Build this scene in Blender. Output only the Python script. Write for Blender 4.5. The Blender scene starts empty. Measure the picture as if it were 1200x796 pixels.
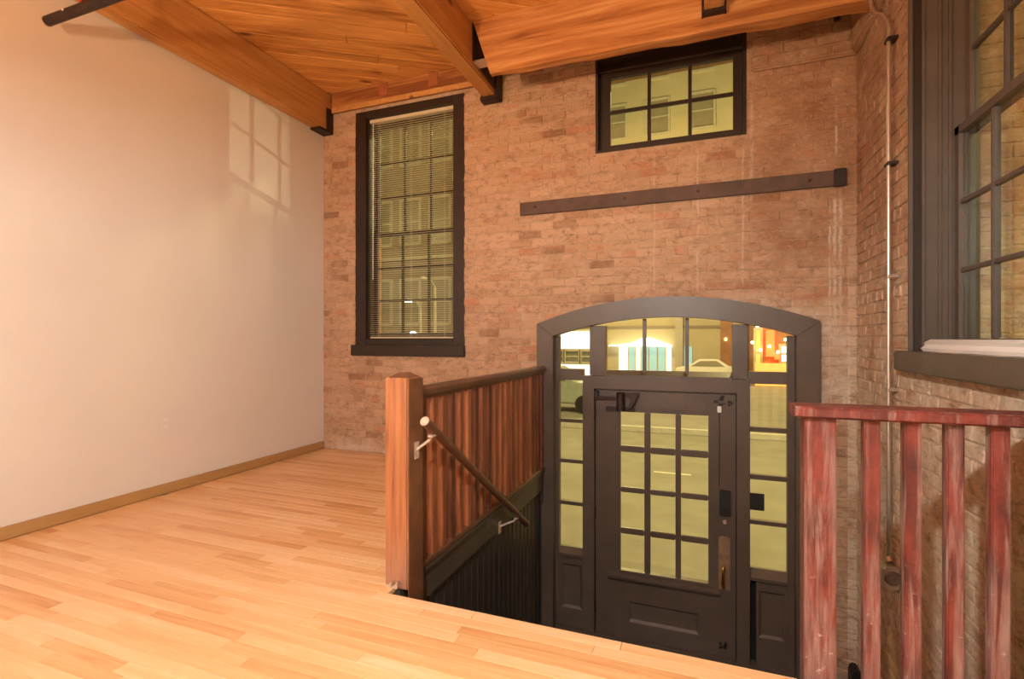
import bpy, bmesh, math, random
from mathutils import Vector, Matrix
random.seed(7)
C = bpy.context.scene.collection
SC = bpy.context.scene
PI = math.pi

# ------------------------------------------------------------------ camera, world, lights, exposure
cam = bpy.data.cameras.new('camera'); camo = bpy.data.objects.new('camera', cam); C.objects.link(camo)
camo.location = (0, 0, 1.15); camo.rotation_euler = (PI/2, 0, math.atan(226/596))
cam.sensor_width = 36; cam.lens = 596/1200*36; cam.shift_y = -1/1200
cam.clip_start = .05; cam.clip_end = 300
SC.camera = camo
SC.view_settings.view_transform = 'Standard'; SC.view_settings.look = 'None'
SC.view_settings.exposure = 0.62; SC.view_settings.gamma = 1; SC.view_settings.use_curve_mapping = False
W = bpy.data.worlds.new('world'); SC.world = W; W.use_nodes = True
W.node_tree.nodes['Background'].inputs[0].default_value = (.30, .22, .12, 1)      # night sky glowing with city light
W.node_tree.nodes['Background'].inputs[1].default_value = .35

def light(name, kind, loc, power, col, size=.1, target=None, **kw):
    L = bpy.data.lights.new(name, kind); L.energy = power; L.color = col
    if kind == 'AREA': L.shape = 'DISK'; L.size = size
    else: L.shadow_soft_size = size
    for k, v in kw.items(): setattr(L, k, v)
    o = bpy.data.objects.new(name, L); C.objects.link(o); o.location = loc
    if target is not None:
        o.rotation_euler = (Vector(target) - Vector(loc)).to_track_quat('-Z', 'Y').to_euler()
    return o
WARM = (1, .66, .38)
light('lamp_light', 'POINT', (-.45, -.05, 2.15), 206, (.90, .97, .94), .05)
UPL = [(-2.1, -.55, 1.95), (.45, -.75, 1.95)]          # two unseen uplights added to brighten the ceiling, bowls open upwards
for ux, uy, uz in UPL:
    light('added_uplight', 'SPOT', (ux, uy, uz), 255 if ux < 0 else 115, WARM, .08, target=(ux+(.35 if ux < 0 else -.25), uy+.9, uz+1.0), spot_size=math.radians(128), spot_blend=.8)
light('added_fill_light', 'POINT', (-2.7, -1.6, 1.9), 62, (1, .86, .70), .3)  # soft fill added behind the viewer to brighten the right wall
# street lighting outside
SOD = (1, .80, .36)
for i, (lx, ly, lz, p) in enumerate([(-7, 9.5, 7.5, 1100), (1.5, 10.5, 7.5, 1700), (10, 9, 6.5, 1100), (-4, 26, 8, 2400), (-17, 12, 8, 350), (6, 27, 8, 1300)]):
    light('street_light_glow', 'POINT', (lx, ly, lz), p, SOD, .25)
light('side_street_glow', 'POINT', (2.5, -2.0, 4.0), 620, (1, .78, .35), .2)
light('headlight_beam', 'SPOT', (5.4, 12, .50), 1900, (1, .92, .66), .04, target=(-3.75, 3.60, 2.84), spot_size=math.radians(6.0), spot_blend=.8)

# ------------------------------------------------------------------ node helpers
class NT:
    def __init__(s, name):
        s.m = bpy.data.materials.new(name); s.m.use_nodes = True; s.t = s.m.node_tree
        s.b = s.t.nodes['Principled BSDF']; s.out = s.t.nodes['Material Output']
    def n(s, typ, ins=None, **kw):
        nd = s.t.nodes.new(typ)
        for k, v in kw.items(): setattr(nd, k, v)
        for k, v in (ins or {}).items():
            if hasattr(v, 'is_linked') or hasattr(v, 'links'): s.t.links.new(v, nd.inputs[k])
            else: nd.inputs[k].default_value = v
        return nd
    def math(s, op, a, b=0.0, c=0.0, clamp=False):
        nd = s.n('ShaderNodeMath', {0: a, 1: b, 2: c}, operation=op); nd.use_clamp = clamp
        return nd.outputs[0]
    def ramp(s, fac, stops, interp='LINEAR'):
        nd = s.n('ShaderNodeValToRGB', {0: fac}); cr = nd.color_ramp; cr.interpolation = interp
        while len(cr.elements) < len(stops): cr.elements.new(.5)
        for e, (p, c) in zip(cr.elements, stops):
            e.position = p; e.color = (*c, 1) if len(c) == 3 else c
        return nd.outputs[0]
    def mix(s, fac, a, b, mode='MIX'):
        nd = s.n('ShaderNodeMix', data_type='RGBA', blend_type=mode)
        for i, v in ((0, fac), (6, a), (7, b)):
            if hasattr(v, 'links'): s.t.links.new(v, nd.inputs[i])
            elif i: nd.inputs[i].default_value = (*v, 1) if len(v) == 3 else v
            else: nd.inputs[i].default_value = v
        return nd.outputs[2]
    def pos(s): return s.n('ShaderNodeNewGeometry').outputs['Position']
    def vmap(s, v, scale, rot=(0, 0, 0), loc=(0, 0, 0)):
        return s.n('ShaderNodeMapping', {0: v, 1: loc, 2: rot, 3: scale}).outputs[0]
    def noise(s, v, scale, detail=4, rough=.55, dist=0.0):
        return s.n('ShaderNodeTexNoise', {'Vector': v, 'Scale': scale, 'Detail': detail, 'Roughness': rough, 'Distortion': dist}).outputs['Fac']
    def bump(s, h, dist, strength=1.0):
        s.t.links.new(s.n('ShaderNodeBump', {'Height': h, 'Distance': dist, 'Strength': strength}).outputs[0], s.b.inputs['Normal'])
    def rnd(s):
        a = s.n('ShaderNodeObjectInfo').outputs['Random']
        b = s.n('ShaderNodeAttribute', attribute_name='tone').outputs['Fac']
        return s.math('FRACT', s.math('ADD', a, b))
    def col(s, c):
        if hasattr(c, 'links'): s.t.links.new(c, s.b.inputs['Base Color'])
        else: s.b.inputs['Base Color'].default_value = (*c, 1)
    def set(s, rough=.5, metal=0.0, spec=.5):
        for k, v in (('Roughness', rough), ('Metallic', metal), ('Specular IOR Level', spec)):
            if hasattr(v, 'links'): s.t.links.new(v, s.b.inputs[k])
            else: s.b.inputs[k].default_value = v
        return s.m

def plain(name, c, rough=.5, metal=0.0, spec=.5, var=.12, scale=6, bump=0.0):
    t = NT(name); p = t.pos(); f = t.noise(p, scale, 5)
    t.col(t.ramp(f, [(.3, tuple(x*(1-var) for x in c)), (.7, tuple(min(1, x*(1+var)) for x in c))]))
    if bump: t.bump(t.noise(p, scale*12, 4), bump)
    return t.set(rough, metal, spec)

def emit(name, c, s):
    t = NT(name); t.b.inputs['Emission Color'].default_value = (*c, 1); t.b.inputs['Emission Strength'].default_value = s
    t.col(c); return t.set(.6)

def glass(name, tint=(.93, .96, .93), boost=1.0):
    t = NT(name); t.t.nodes.remove(t.b)
    bf = t.n('ShaderNodeNewGeometry').outputs['Backfacing']       # same reflectance from either face of the pane
    fr = t.n('ShaderNodeFresnel', {'IOR': t.math('SUBTRACT', 1.52, t.math('MULTIPLY', bf, 1.52-1/1.52))}).outputs[0]
    fr = t.math('MULTIPLY', fr, boost, clamp=True)
    a = t.n('ShaderNodeBsdfTransparent', {0: (*tint, 1)}).outputs[0]; b = t.n('ShaderNodeBsdfGlossy', {'Color': (1, 1, 1, 1), 'Roughness': .015}).outputs[0]
    mx = t.n('ShaderNodeMixShader', {0: fr, 1: a, 2: b}).outputs[0]
    t.t.links.new(mx, t.out.inputs[0]); return t.m

def streak(t, xyz, x0, w, z0, z1, amp=1.0):
    """mask of a thin vertical lime run on the back wall, with wavering edges"""
    x, z = xyz
    wob = t.math('MULTIPLY', t.math('SUBTRACT', t.noise(t.vmap(t.pos(), (.6, .6, 9)), 1.0, 3), .5), .03)
    d = t.math('ABSOLUTE', t.math('SUBTRACT', t.math('ADD', x, wob), x0))
    m = t.math('SUBTRACT', 1, t.math('DIVIDE', d, w), clamp=True)
    a = t.math('MULTIPLY', t.math('SUBTRACT', z, z0), 6, clamp=True); b = t.math('MULTIPLY', t.math('SUBTRACT', z1, z), 6, clamp=True)
    br = t.math('MULTIPLY', t.math('SUBTRACT', t.noise(t.vmap(t.pos(), (9, 9, 14)), 1.0, 4), .36), 6, clamp=True)
    return t.math('MULTIPLY', t.math('MULTIPLY', m, t.math('MULTIPLY', a, b)), t.math('MULTIPLY', br, amp), clamp=True)

def brick_mat(name, mortar=False):
    t = NT(name); p = t.pos(); sp = t.n('ShaderNodeSeparateXYZ', {0: p}); x, y, z = sp.outputs
    if mortar: base = t.ramp(t.noise(p, 7, 5), [(.3, (.50, .32, .195)), (.7, (.66, .46, .31))])
    else:
        base = t.ramp(t.rnd(), [(0, (.53, .32, .19)), (.16, (.60, .365, .22)), (.34, (.67, .42, .265)), (.52, (.58, .345, .205)), (.68, (.70, .45, .29)), (.82, (.63, .365, .22)), (.91, (.65, .30, .17)), (.97, (.42, .225, .125)), (1, (.36, .195, .105))])
    smear = t.ramp(t.noise(t.vmap(p, (1, 1, 1.7)), 3.2, 8, .68), [(.44, (0, 0, 0)), (.62, (1, 1, 1))])
    c = t.mix(t.math('MULTIPLY', smear, .55), base, (.70, .465, .305))
    # the masonry by the right corner is darker brown high up; the right wall is paler tan lower down
    dark_high = t.math('MULTIPLY', t.math('MULTIPLY', t.math('SUBTRACT', x, .05), 2.0, clamp=True), t.math('MULTIPLY', t.math('SUBTRACT', z, 1.45), 2.5, clamp=True))
    dark_high = t.math('MULTIPLY', dark_high, t.math('ADD', .35, t.math('MULTIPLY', t.math('SUBTRACT', t.noise(p, 3.5, 5), .35), 2.2, clamp=True)))
    c = t.mix(t.math('MULTIPLY', dark_high, .8), c, (.34, .155, .075))
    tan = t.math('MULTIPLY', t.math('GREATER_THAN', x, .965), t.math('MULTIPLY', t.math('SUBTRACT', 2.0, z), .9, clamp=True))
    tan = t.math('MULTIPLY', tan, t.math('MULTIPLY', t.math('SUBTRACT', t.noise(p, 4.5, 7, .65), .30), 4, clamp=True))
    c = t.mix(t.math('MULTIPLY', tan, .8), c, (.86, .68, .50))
    spots = t.ramp(t.noise(t.vmap(p, (1, 1, 1.9)), 12, 9, .78), [(.37, (1, 1, 1)), (.49, (0, 0, 0))])
    c = t.mix(t.math('MULTIPLY', spots, .62), c, (.30, .165, .085))
    redp = t.ramp(t.noise(t.vmap(p, (1, 1, 2.5), loc=(4, 2, 9)), 5.5, 5, .6), [(.60, (0, 0, 0)), (.68, (1, 1, 1))])
    c = t.mix(t.math('MULTIPLY', redp, .45), c, (.56, .22, .12))
    light_ = t.ramp(t.noise(t.vmap(p, (1, 1, 1.4), loc=(1, 7, 3)), 22, 8, .78), [(.53, (0, 0, 0)), (.66, (1, 1, 1))])
    c = t.mix(t.math('MULTIPLY', light_, .55), c, (.72, .50, .34))
    # lime runs and bloom over the arch on the back wall; pale splash along the floor
    onback = t.math('GREATER_THAN', y, 4.15)
    xz = (x, z); m = None
    for x0, w, z0, z1, amp in [(-.385, .009, 1.45, 2.70, .4), (-.052, .010, 1.45, 2.75, .65), (.275, .010, 1.42, 2.72, .6), (.335, .02, 2.2, 3.1, .5), (.885, .018, 1.0, 2.28, .9), (.855, .012, .7, 2.2, .8), (.92, .016, 1.2, 2.26, .8), (.895, .012, 2.42, 2.95, .8), (.83, .05, .55, 1.5, .4)]:
        s_ = streak(t, xz, x0, w, z0, z1, amp); m = s_ if m is None else t.math('MAXIMUM', m, s_)
    # bloom hugging the right shoulder of the arch
    arc = t.math('SUBTRACT', 1.50, t.math('MULTIPLY', t.math('POWER', t.math('ADD', x, .297), 2), .185))
    dz = t.math('SUBTRACT', z, arc)
    bl = t.math('MULTIPLY', t.math('MULTIPLY', t.math('SUBTRACT', .13, dz), 9, clamp=True), t.math('MULTIPLY', t.math('SUBTRACT', x, .0), 2.2, clamp=True))
    bl = t.math('MULTIPLY', bl, t.math('LESS_THAN', x, .98)); bl = t.math('MULTIPLY', bl, t.math('GREATER_THAN', z, .6))
    bl = t.math('MULTIPLY', bl, t.math('MULTIPLY', t.math('SUBTRACT', t.noise(p, 11, 6, .7), .38), 4.5, clamp=True))
    m = t.math('MULTIPLY', t.math('MAXIMUM', m, t.math('MULTIPLY', bl, .9)), onback)
    fl = t.math('MULTIPLY', t.math('MULTIPLY', t.math('SUBTRACT', .16, z), 9, clamp=True), t.math('LESS_THAN', x, -1.34))
    fl = t.math('MULTIPLY', fl, t.math('MULTIPLY', t.math('SUBTRACT', t.noise(p, 6, 6, .7), .36), 5, clamp=True))
    m = t.math('MAXIMUM', m, t.math('MULTIPLY', fl, .7))
    c = t.mix(m, c, (.80, .66, .52))
    t.col(c)
    h = t.math('ADD', t.noise(p, 30, 8, .7), t.math('MULTIPLY', t.noise(p, 110, 4, .7), .4))
    t.bump(h, .022 if not mortar else .018, 1.0)
    return t.set(.88, 0, .25)

def wood_mat(name, stops, along=(1, 0, 0), rough=.45, spec=.5, grain=1.0, knots=0.0, grainscale=1.0, bump=.001, dark=(.25, .10, .03), rot=0.0, vary=.0, period=9.0):
    """board material: tone by object, grain stretched along one axis"""
    t = NT(name); p = t.pos(); r = t.rnd()
    if rot: p = t.vmap(p, (1, 1, 1), rot=(0, 0, rot))
    off = t.n('ShaderNodeCombineXYZ', {0: t.math('MULTIPLY', r, 37), 1: t.math('MULTIPLY', r, 11), 2: t.math('MULTIPLY', r, 23)}).outputs[0]
    q = t.n('ShaderNodeVectorMath', {0: p, 1: off}, operation='ADD').outputs[0]
    sc = tuple((1.0 if a else 14.0)*grainscale for a in along)
    g = t.noise(t.vmap(q, sc), 2.2, 7, .62, .6)
    fine = t.noise(t.vmap(q, tuple((1.5 if a else 60.0)*grainscale for a in along)), 2.0, 4, .6)
    v = t.math('ADD', t.math('MULTIPLY', r, 1-vary if vary else .62), t.math('MULTIPLY', t.math('SUBTRACT', g, .5), 1.3*grain))
    v = t.math('ADD', v, t.math('ADD', .15, t.math('MULTIPLY', t.math('SUBTRACT', fine, .5), .35*grain)))
    c = t.ramp(v, stops)
    if knots:
        vo = t.n('ShaderNodeTexVoronoi', {'Vector': t.vmap(q, tuple(.55 if a else 1.3 for a in along)), 'Scale': 3.2, 'Randomness': 1.0})
        k = t.ramp(vo.outputs['Distance'], [(.0, (1, 1, 1)), (.07, (.75,)*3), (.15, (0, 0, 0))])
        k = t.math('MULTIPLY', k, t.math('GREATER_THAN', t.n('ShaderNodeSeparateColor', {0: vo.outputs['Color']}).outputs[0], 1-knots))
        c = t.mix(k, c, dark)
    t.col(c); t.bump(t.math('ADD', g, fine), bump, .6)
    return t.set(rough, 0, spec)

def worn_red():
    t = NT('worn_red_paint'); p = t.pos(); r = t.rnd(); z = t.n('ShaderNodeSeparateXYZ', {0: p}).outputs[2]
    off = t.n('ShaderNodeCombineXYZ', {0: t.math('MULTIPLY', r, 9), 1: 0.0, 2: t.math('MULTIPLY', r, 5)}).outputs[0]
    q = t.n('ShaderNodeVectorMath', {0: p, 1: off}, operation='ADD').outputs[0]
    long_ = t.noise(t.vmap(q, (22, 22, 1.6)), 1.6, 7, .65, .5)
    blot = t.noise(t.vmap(q, (6, 6, 3)), 2, 6, .65)
    c = t.ramp(blot, [(.32, (.05, .016, .014)), (.48, (.13, .024, .017)), (.6, (.20, .036, .024)), (.75, (.12, .038, .032))])
    wear = t.math('ADD', t.math('MULTIPLY', t.math('SUBTRACT', long_, .47), 6.5), t.math('MULTIPLY', t.math('SUBTRACT', .62, z), .75), clamp=True)
    c = t.mix(t.math('MULTIPLY', wear, .78), c, t.ramp(t.noise(t.vmap(q, (16, 16, 2)), 2, 6, .6), [(.35, (.20, .095, .08)), (.65, (.37, .23, .195))]))
    chips = t.ramp(t.noise(q, 30, 6, .72), [(.60, (0, 0, 0)), (.66, (1, 1, 1))])
    low = t.math('ADD', .22, t.math('MULTIPLY', t.math('SUBTRACT', .35, z), 1.6), clamp=True)
    c = t.mix(t.math('MULTIPLY', chips, low), c, (.62, .52, .43))
    dk = t.ramp(t.noise(t.vmap(q, (1, 1, .6)), 13, 6, .7), [(.30, (1, 1, 1)), (.38, (0, 0, 0))])
    c = t.mix(t.math('MULTIPLY', dk, .55), c, (.24, .08, .06))
    t.col(c); t.bump(t.math('ADD', long_, t.noise(q, 40, 5)), .004, .7)
    return t.set(.42, 0, .45)

def old_orange_wood():
    t = NT('worn_varnished_wood'); p = t.pos(); z = t.n('ShaderNodeSeparateXYZ', {0: p}).outputs[2]; r = t.rnd()
    g = t.noise(t.vmap(p, (24, 24, 1.2)), 1.8, 7, .62, .5)
    v = t.math('ADD', g, t.math('MULTIPLY', t.math('SUBTRACT', r, .5), .22))
    c = t.ramp(v, [(.25, (.17, .05, .020)), (.5, (.35, .125, .048)), (.72, (.50, .20, .085))])
    low = t.math('MULTIPLY', t.math('SUBTRACT', .30, z), 3.2, clamp=True)
    lowm = t.math('MULTIPLY', low, t.math('MULTIPLY', t.math('SUBTRACT', t.noise(p, 9, 6, .7), .3), 3, clamp=True))
    c = t.mix(t.math('MULTIPLY', lowm, .75), c, (.36, .20, .15))
    ch = t.ramp(t.noise(p, 34, 6, .75), [(.66, (0, 0, 0)), (.71, (1, 1, 1))])
    c = t.mix(t.math('MULTIPLY', ch, t.math('ADD', .1, low, clamp=True)), c, (.70, .55, .42))
    t.col(c); t.bump(g, .002, .6); return t.set(.34, 0, .5)

M = {}
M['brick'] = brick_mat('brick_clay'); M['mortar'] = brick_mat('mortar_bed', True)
def plaster():
    t = NT('painted_plaster'); p = t.pos()
    t.col(t.ramp(t.noise(p, 1.6, 4), [(.3, (.735, .68, .60)), (.7, (.765, .71, .635))])); t.bump(t.noise(p, 60, 4), .0012, .5)
    return t.set(.42, 0, .35)
M['plaster'] = plaster()
M['floor'] = wood_mat('maple_floor', [(.0, (.58, .26, .095)), (.25, (.70, .375, .16)), (.5, (.77, .455, .215)), (.72, (.80, .505, .26)), (1, (.86, .59, .35))], (1, 0, 0), .28, .5, 1.0, 0, .8, .0004)
M['subfloor'] = plain('dark_gap', (.16, .075, .03), .8)
A57 = math.radians(57)
M['ceil'] = wood_mat('pine_ceiling', [(.0, (.38, .14, .030)), (.3, (.62, .27, .068)), (.6, (.74, .35, .10)), (1, (.82, .43, .15))], (0, 1, 0), .55, .35, 1.25, .9, 1.0, .001, (.12, .03, .008), rot=A57, vary=.6)
M['beamY'] = wood_mat('timber_beam', [(.1, (.30, .125, .030)), (.45, (.48, .22, .062)), (.8, (.64, .33, .12))], (0, 1, 0), .6, .3, .8, .3, .6, .002, (.10, .03, .01))
M['beamX'] = wood_mat('timber_header', [(.15, (.22, .07, .018)), (.40, (.37, .14, .040)), (.60, (.46, .195, .060)), (.85, (.58, .29, .11))], (1, 0, 0), .55, .35, 1.5, .3, .45, .002, (.16, .05, .015))
M['base'] = wood_mat('oak_baseboard', [(.1, (.42, .24, .085)), (.5, (.52, .31, .12)), (.9, (.60, .37, .16))], (0, 1, 0), .4, .45, .5, 0, 1, .0005)
M['dark'] = plain('dark_brown_paint', (.105, .072, .052), .40, 0, .5, .12, 5, .0012)
M['darker'] = plain('black_brown_paint', (.028, .016, .010), .45, 0, .45, .2, 6, .001)
M['bead'] = plain('beadboard_paint', (.036, .028, .022), .42, 0, .5, .2, 8, .001)
M['fascia'] = plain('stringer_paint', (.075, .056, .040), .42, 0, .5, .15, 6, .001)
M['iron'] = plain('blackened_steel', (.045, .028, .022), .5, .6, .5, .3, 12, .002)
M['bar'] = plain('rusty_steel_bar', (.105, .060, .042), .6, .25, .4, .25, 9, .002)
M['black'] = plain('matte_black', (.012, .010, .009), .5)
M['steel'] = plain('galvanised_conduit', (.62, .56, .50), .32, .85, .5, .08, 20)
M['brass'] = plain('worn_brass', (.34, .21, .12), .4, .35, .5, .25, 20, .0006)
M['gold'] = plain('polished_brass', (.80, .50, .14), .2, 1, .5, .1, 20)
M['red'] = worn_red(); M['orange'] = old_orange_wood()
M['splice'] = plain('reddish_block', (.34, .10, .035), .55, 0, .4, .2, 8)
M['bal'] = wood_mat('dark_varnished_baluster', [(.1, (.07, .020, .008)), (.45, (.19, .055, .020)), (.8, (.36, .12, .042))], (0, 0, 1), .38, .5, .9, 0, 1.0, .001)
M['junction'] = plain('dull_zinc', (.24, .19, .17), .4, .5, .5, .2, 20)
M['rail'] = plain('dark_varnish', (.13, .055, .028), .28, 0, .55, .3, 9, .001)
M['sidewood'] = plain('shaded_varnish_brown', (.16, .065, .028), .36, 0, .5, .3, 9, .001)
M['worn'] = plain('worn_metal_end', (.62, .47, .36), .4, .3, .5, .2, 40)
M['white'] = plain('white_plastic', (.80, .76, .70), .4, 0, .5, .03, 6)
M['blind'] = plain('almond_blind', (.66, .55, .38), .42, 0, .5, .05, 6)
M['glass'] = glass('window_glass', (.92, .95, .90), 1.0)
M['glassdoor'] = glass('door_glass', (.95, .96, .90), .6)
M['asphalt'] = plain('asphalt', (.31, .285, .22), .75, 0, .4, .14, 1.4, .002)
M['pavement'] = plain('concrete_pavement', (.32, .30, .24), .8, 0, .3, .12, 1.0, .002)
M['curb'] = plain('pale_curb', (.70, .66, .56), .8)
M['facade'] = plain('yellow_render', (.52, .44, .27), .8, 0, .3, .10, .4)
M['facade2'] = plain('brown_render', (.30, .235, .16), .8, 0, .3, .12, .4)
M['facade3'] = plain('pale_stone', (.50, .44, .33), .8, 0, .3, .1, .5)
M['facade4'] = plain('orange_render', (.42, .20, .08), .8, 0, .3, .3, 1.2)
M['trimout'] = plain('pale_window_trim', (.50, .44, .31), .7)
M['darkpane'] = plain('unlit_pane', (.27, .235, .15), .3, 0, .5, .1, 2)
M['teal'] = emit('lit_teal_glazing', (.22, .36, .36), .8)
M['shop'] = emit('lit_shop_white', (1, .98, .90), .8)
M['canopy'] = emit('lit_canopy', (1, .97, .86), 1.5)
M['redsign'] = emit('red_sign', (1, .10, .02), 2.5)
M['bulb'] = emit('bulb', (1, .80, .40), 14)
M['bulbw'] = emit('bulb_white', (1, .97, .9), 12)
M['amber'] = emit('amber_window', (1, .42, .10), .75)
M['carpane'] = plain('dark_glazing', (.16, .17, .13), .2)
M['carpaint'] = plain('pale_car_paint', (.46, .52, .46), .2, .3, .6)
M['tyre'] = plain('tyre_rubber', (.02, .02, .02), .8)
M['lampglass'] = emit('lamp_diffuser', (1, .86, .70), 3)

# ------------------------------------------------------------------ mesh helpers
class MB:
    def __init__(s): s.v = []; s.f = []; s.tone = []; s.sm = False
    def poly(s, vs, fs, tone=0.0):
        n = len(s.v); s.v += [tuple(v) for v in vs]; s.f += [tuple(n+i for i in f) for f in fs]; s.tone += [tone]*len(fs); return s
    def box(s, x0, x1, y0, y1, z0, z1, tone=0.0):
        x0, x1 = min(x0, x1), max(x0, x1); y0, y1 = min(y0, y1), max(y0, y1); z0, z1 = min(z0, z1), max(z0, z1)
        return s.poly([(x0, y0, z0), (x1, y0, z0), (x1, y1, z0), (x0, y1, z0), (x0, y0, z1), (x1, y0, z1), (x1, y1, z1), (x0, y1, z1)],
                      [(0, 3, 2, 1), (4, 5, 6, 7), (0, 1, 5, 4), (1, 2, 6, 5), (2, 3, 7, 6), (3, 0, 4, 7)], tone)
    def prism(s, pts, axis, a, b, tone=0.0):
        """closed 2-D outline extruded along an axis ('x','y','z') from a to b"""
        n = len(pts)
        def P(u, w, t): return {'x': (t, u, w), 'y': (u, t, w), 'z': (u, w, t)}[axis]
        vs = [P(u, w, a) for u, w in pts] + [P(u, w, b) for u, w in pts]
        fs = [tuple(range(n)), tuple(reversed(range(n, 2*n)))] + [(i, i+n, (i+1) % n+n, (i+1) % n) for i in range(n)]
        return s.poly(vs, fs, tone)
    def tube(s, pts, r, n=12, cap=True):
        pts = [Vector(p) for p in pts]; m = len(pts); rs = r if isinstance(r, (list, tuple)) else [r]*m
        base = len(s.v); up = None
        for i, p in enumerate(pts):
            d = (pts[min(i+1, m-1)] - pts[max(i-1, 0)]).normalized()
            if up is None: up = Vector((0, 0, 1)) if abs(d.z) < .9 else Vector((1, 0, 0))
            a = d.cross(up).normalized(); b = a.cross(d).normalized(); up = b
            for k in range(n):
                t = 2*PI*k/n; s.v.append(tuple(p + rs[i]*(math.cos(t)*a + math.sin(t)*b)))
        for i in range(m-1):
            for k in range(n):
                s.f.append((base+i*n+k, base+i*n+(k+1) % n, base+(i+1)*n+(k+1) % n, base+(i+1)*n+k)); s.tone.append(0)
        if cap:
            s.f.append(tuple(base+k for k in range(n))); s.f.append(tuple(base+(m-1)*n+k for k in reversed(range(n)))); s.tone += [0, 0]
        s.sm = True; return s
    def brick(s, cx, cy, cz, L, Hh, D, ax, sg=-1, tone=0.0, jit=.0015):
        """one brick with eased arrises; face at depth cy (ax 'y') or cx (ax 'x'), D proud"""
        e = .005; J = lambda: random.uniform(-jit, jit)
        ring = []
        for (hl, hh, d) in ((L/2, Hh/2, .03), (L/2, Hh/2, -D+.004), (L/2-e, Hh/2-e, -D)):
            for (a, b) in ((-1, -1), (1, -1), (1, 1), (-1, 1)):
                u, w = a*hl+J(), b*hh+J(); dd = d + (J() if d < 0 else 0)
                ring.append((cx+u, cy-sg*-1*dd*-1 if False else cy + dd*(-sg), cz+w) if ax == 'y' else (cx + dd*(-sg), cy+u, cz+w))
        fs = [(8, 9, 10, 11)]
        for k in (0, 4):
            fs += [(k+i, k+(i+1) % 4, k+4+(i+1) % 4, k+4+i) for i in range(4)]
        return s.poly(ring, fs, tone)
    def mesh(s, name, mat, org=(0, 0, 0), bevel=0.0, smooth=None):
        me = bpy.data.meshes.new(name); o = Vector(org)
        me.from_pydata([tuple(Vector(v)-o) for v in s.v], [], s.f)
        bm = bmesh.new(); bm.from_mesh(me)
        tl = bm.faces.layers.float.new('tone')
        bm.faces.ensure_lookup_table()
        for f, t in zip(bm.faces, s.tone): f[tl] = t
        bmesh.ops.recalc_face_normals(bm, faces=bm.faces)
        if bevel:
            ed = [e for e in bm.edges if len(e.link_faces) == 2 and e.calc_face_angle(0) > .5]
            bmesh.ops.bevel(bm, geom=ed, offset=bevel, segments=2, affect='EDGES', clamp_overlap=True)
        sm = s.sm if smooth is None else smooth
        for f in bm.faces: f.smooth = sm
        if sm:
            for e in bm.edges:
                if len(e.link_faces) == 2 and e.calc_face_angle(0) > .7: e.smooth = False
        bm.to_mesh(me); bm.free(); me.materials.append(mat); return me

def tag(o, label=None, cat=None, group=None, kind=None):
    for k, v in (('label', label), ('category', cat), ('group', group), ('kind', kind)):
        if v: o[k] = v
    return o
def empty(name, loc, label, cat, group=None, kind=None):
    o = bpy.data.objects.new(name, None); o.empty_display_size = .1; C.objects.link(o); o.location = loc
    return tag(o, label, cat, group, kind)
def org_of(p):
    v = Vector((0, 0, 0))
    while p is not None: v += p.location; p = p.parent
    return v
def part(name, mb, mat, parent=None, bevel=0.0, label=None, org=None, smooth=None):
    base = org_of(parent) if parent else Vector(org or (0, 0, 0))
    me = mb.mesh(name, mat, base, bevel, smooth)
    o = bpy.data.objects.new(name, me); C.objects.link(o)
    if parent: o.parent = parent
    elif org: o.location = org
    if label: o['label'] = label
    return o
def inst(me, name, parent, loc, scale=None, rot=None):
    o = bpy.data.objects.new(name, me); C.objects.link(o); o.parent = parent; o.location = Vector(loc) - org_of(parent)
    if scale: o.scale = scale
    if rot: o.rotation_euler = rot
    return o
def B(*a): return MB().box(*a)

# ------------------------------------------------------------------ setting: dimensions
XL, XR, YB, ZC = -3.75, 1.025, 4.30, 3.69
ZL = -1.40                    # landing at the foot of the steps
YE = 1.95                     # edge of the wooden floor
XW = -1.34                    # left side of the stairwell
YR = -3.6                     # rear of the room
def arc(x, x0, x1, zs, za):
    c = (x0+x1)/2; h = (x1-x0)/2; return za - (za-zs)*((x-c)/h)**2
def outer(x): return arc(x, -1.383, .79, 1.28, 1.488)
def inner(x): return arc(x, -1.235, .634, 1.174, 1.325)

# ---- back wall (mortar bed with openings) and its bricks
WL = (-3.345, -2.11, 1.03, 3.46); W2 = (-.87, .30, 2.725, 3.52)
YM = YB + .004
mb = MB(); TK = 4.75
def wb(x0, x1, z0, z1): mb.box(x0, x1, YM, TK, z0, z1)
wb(XL-.2, WL[0], -1.6, 3.9); wb(WL[0], WL[1], -1.6, WL[2]); wb(WL[0], WL[1], WL[3], 3.9)
AX0, AX1 = -1.30, .71
wb(WL[1], AX0, -1.6, 3.9)
N = 24; xs = [AX0+(AX1-AX0)*i/N for i in range(N+1)]
for i in range(N):
    a, b = xs[i], xs[i+1]; za, zb = (outer(a)+inner(a))/2, (outer(b)+inner(b))/2
    mb.prism([(a, za), (b, zb), (b, 1.9), (a, 1.9)], 'y', YM, TK)
wb(AX0, W2[0], 1.9, 3.9); wb(W2[0], W2[1], 1.9, W2[2]); wb(W2[0], W2[1], W2[3], 3.9); wb(W2[1], AX1, 1.9, 3.9)
wb(AX1, XR+.6, -1.6, 3.9)
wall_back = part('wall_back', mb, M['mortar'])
tag(wall_back, 'old exposed brick wall with the arched entry door', 'wall', kind='structure')

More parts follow.
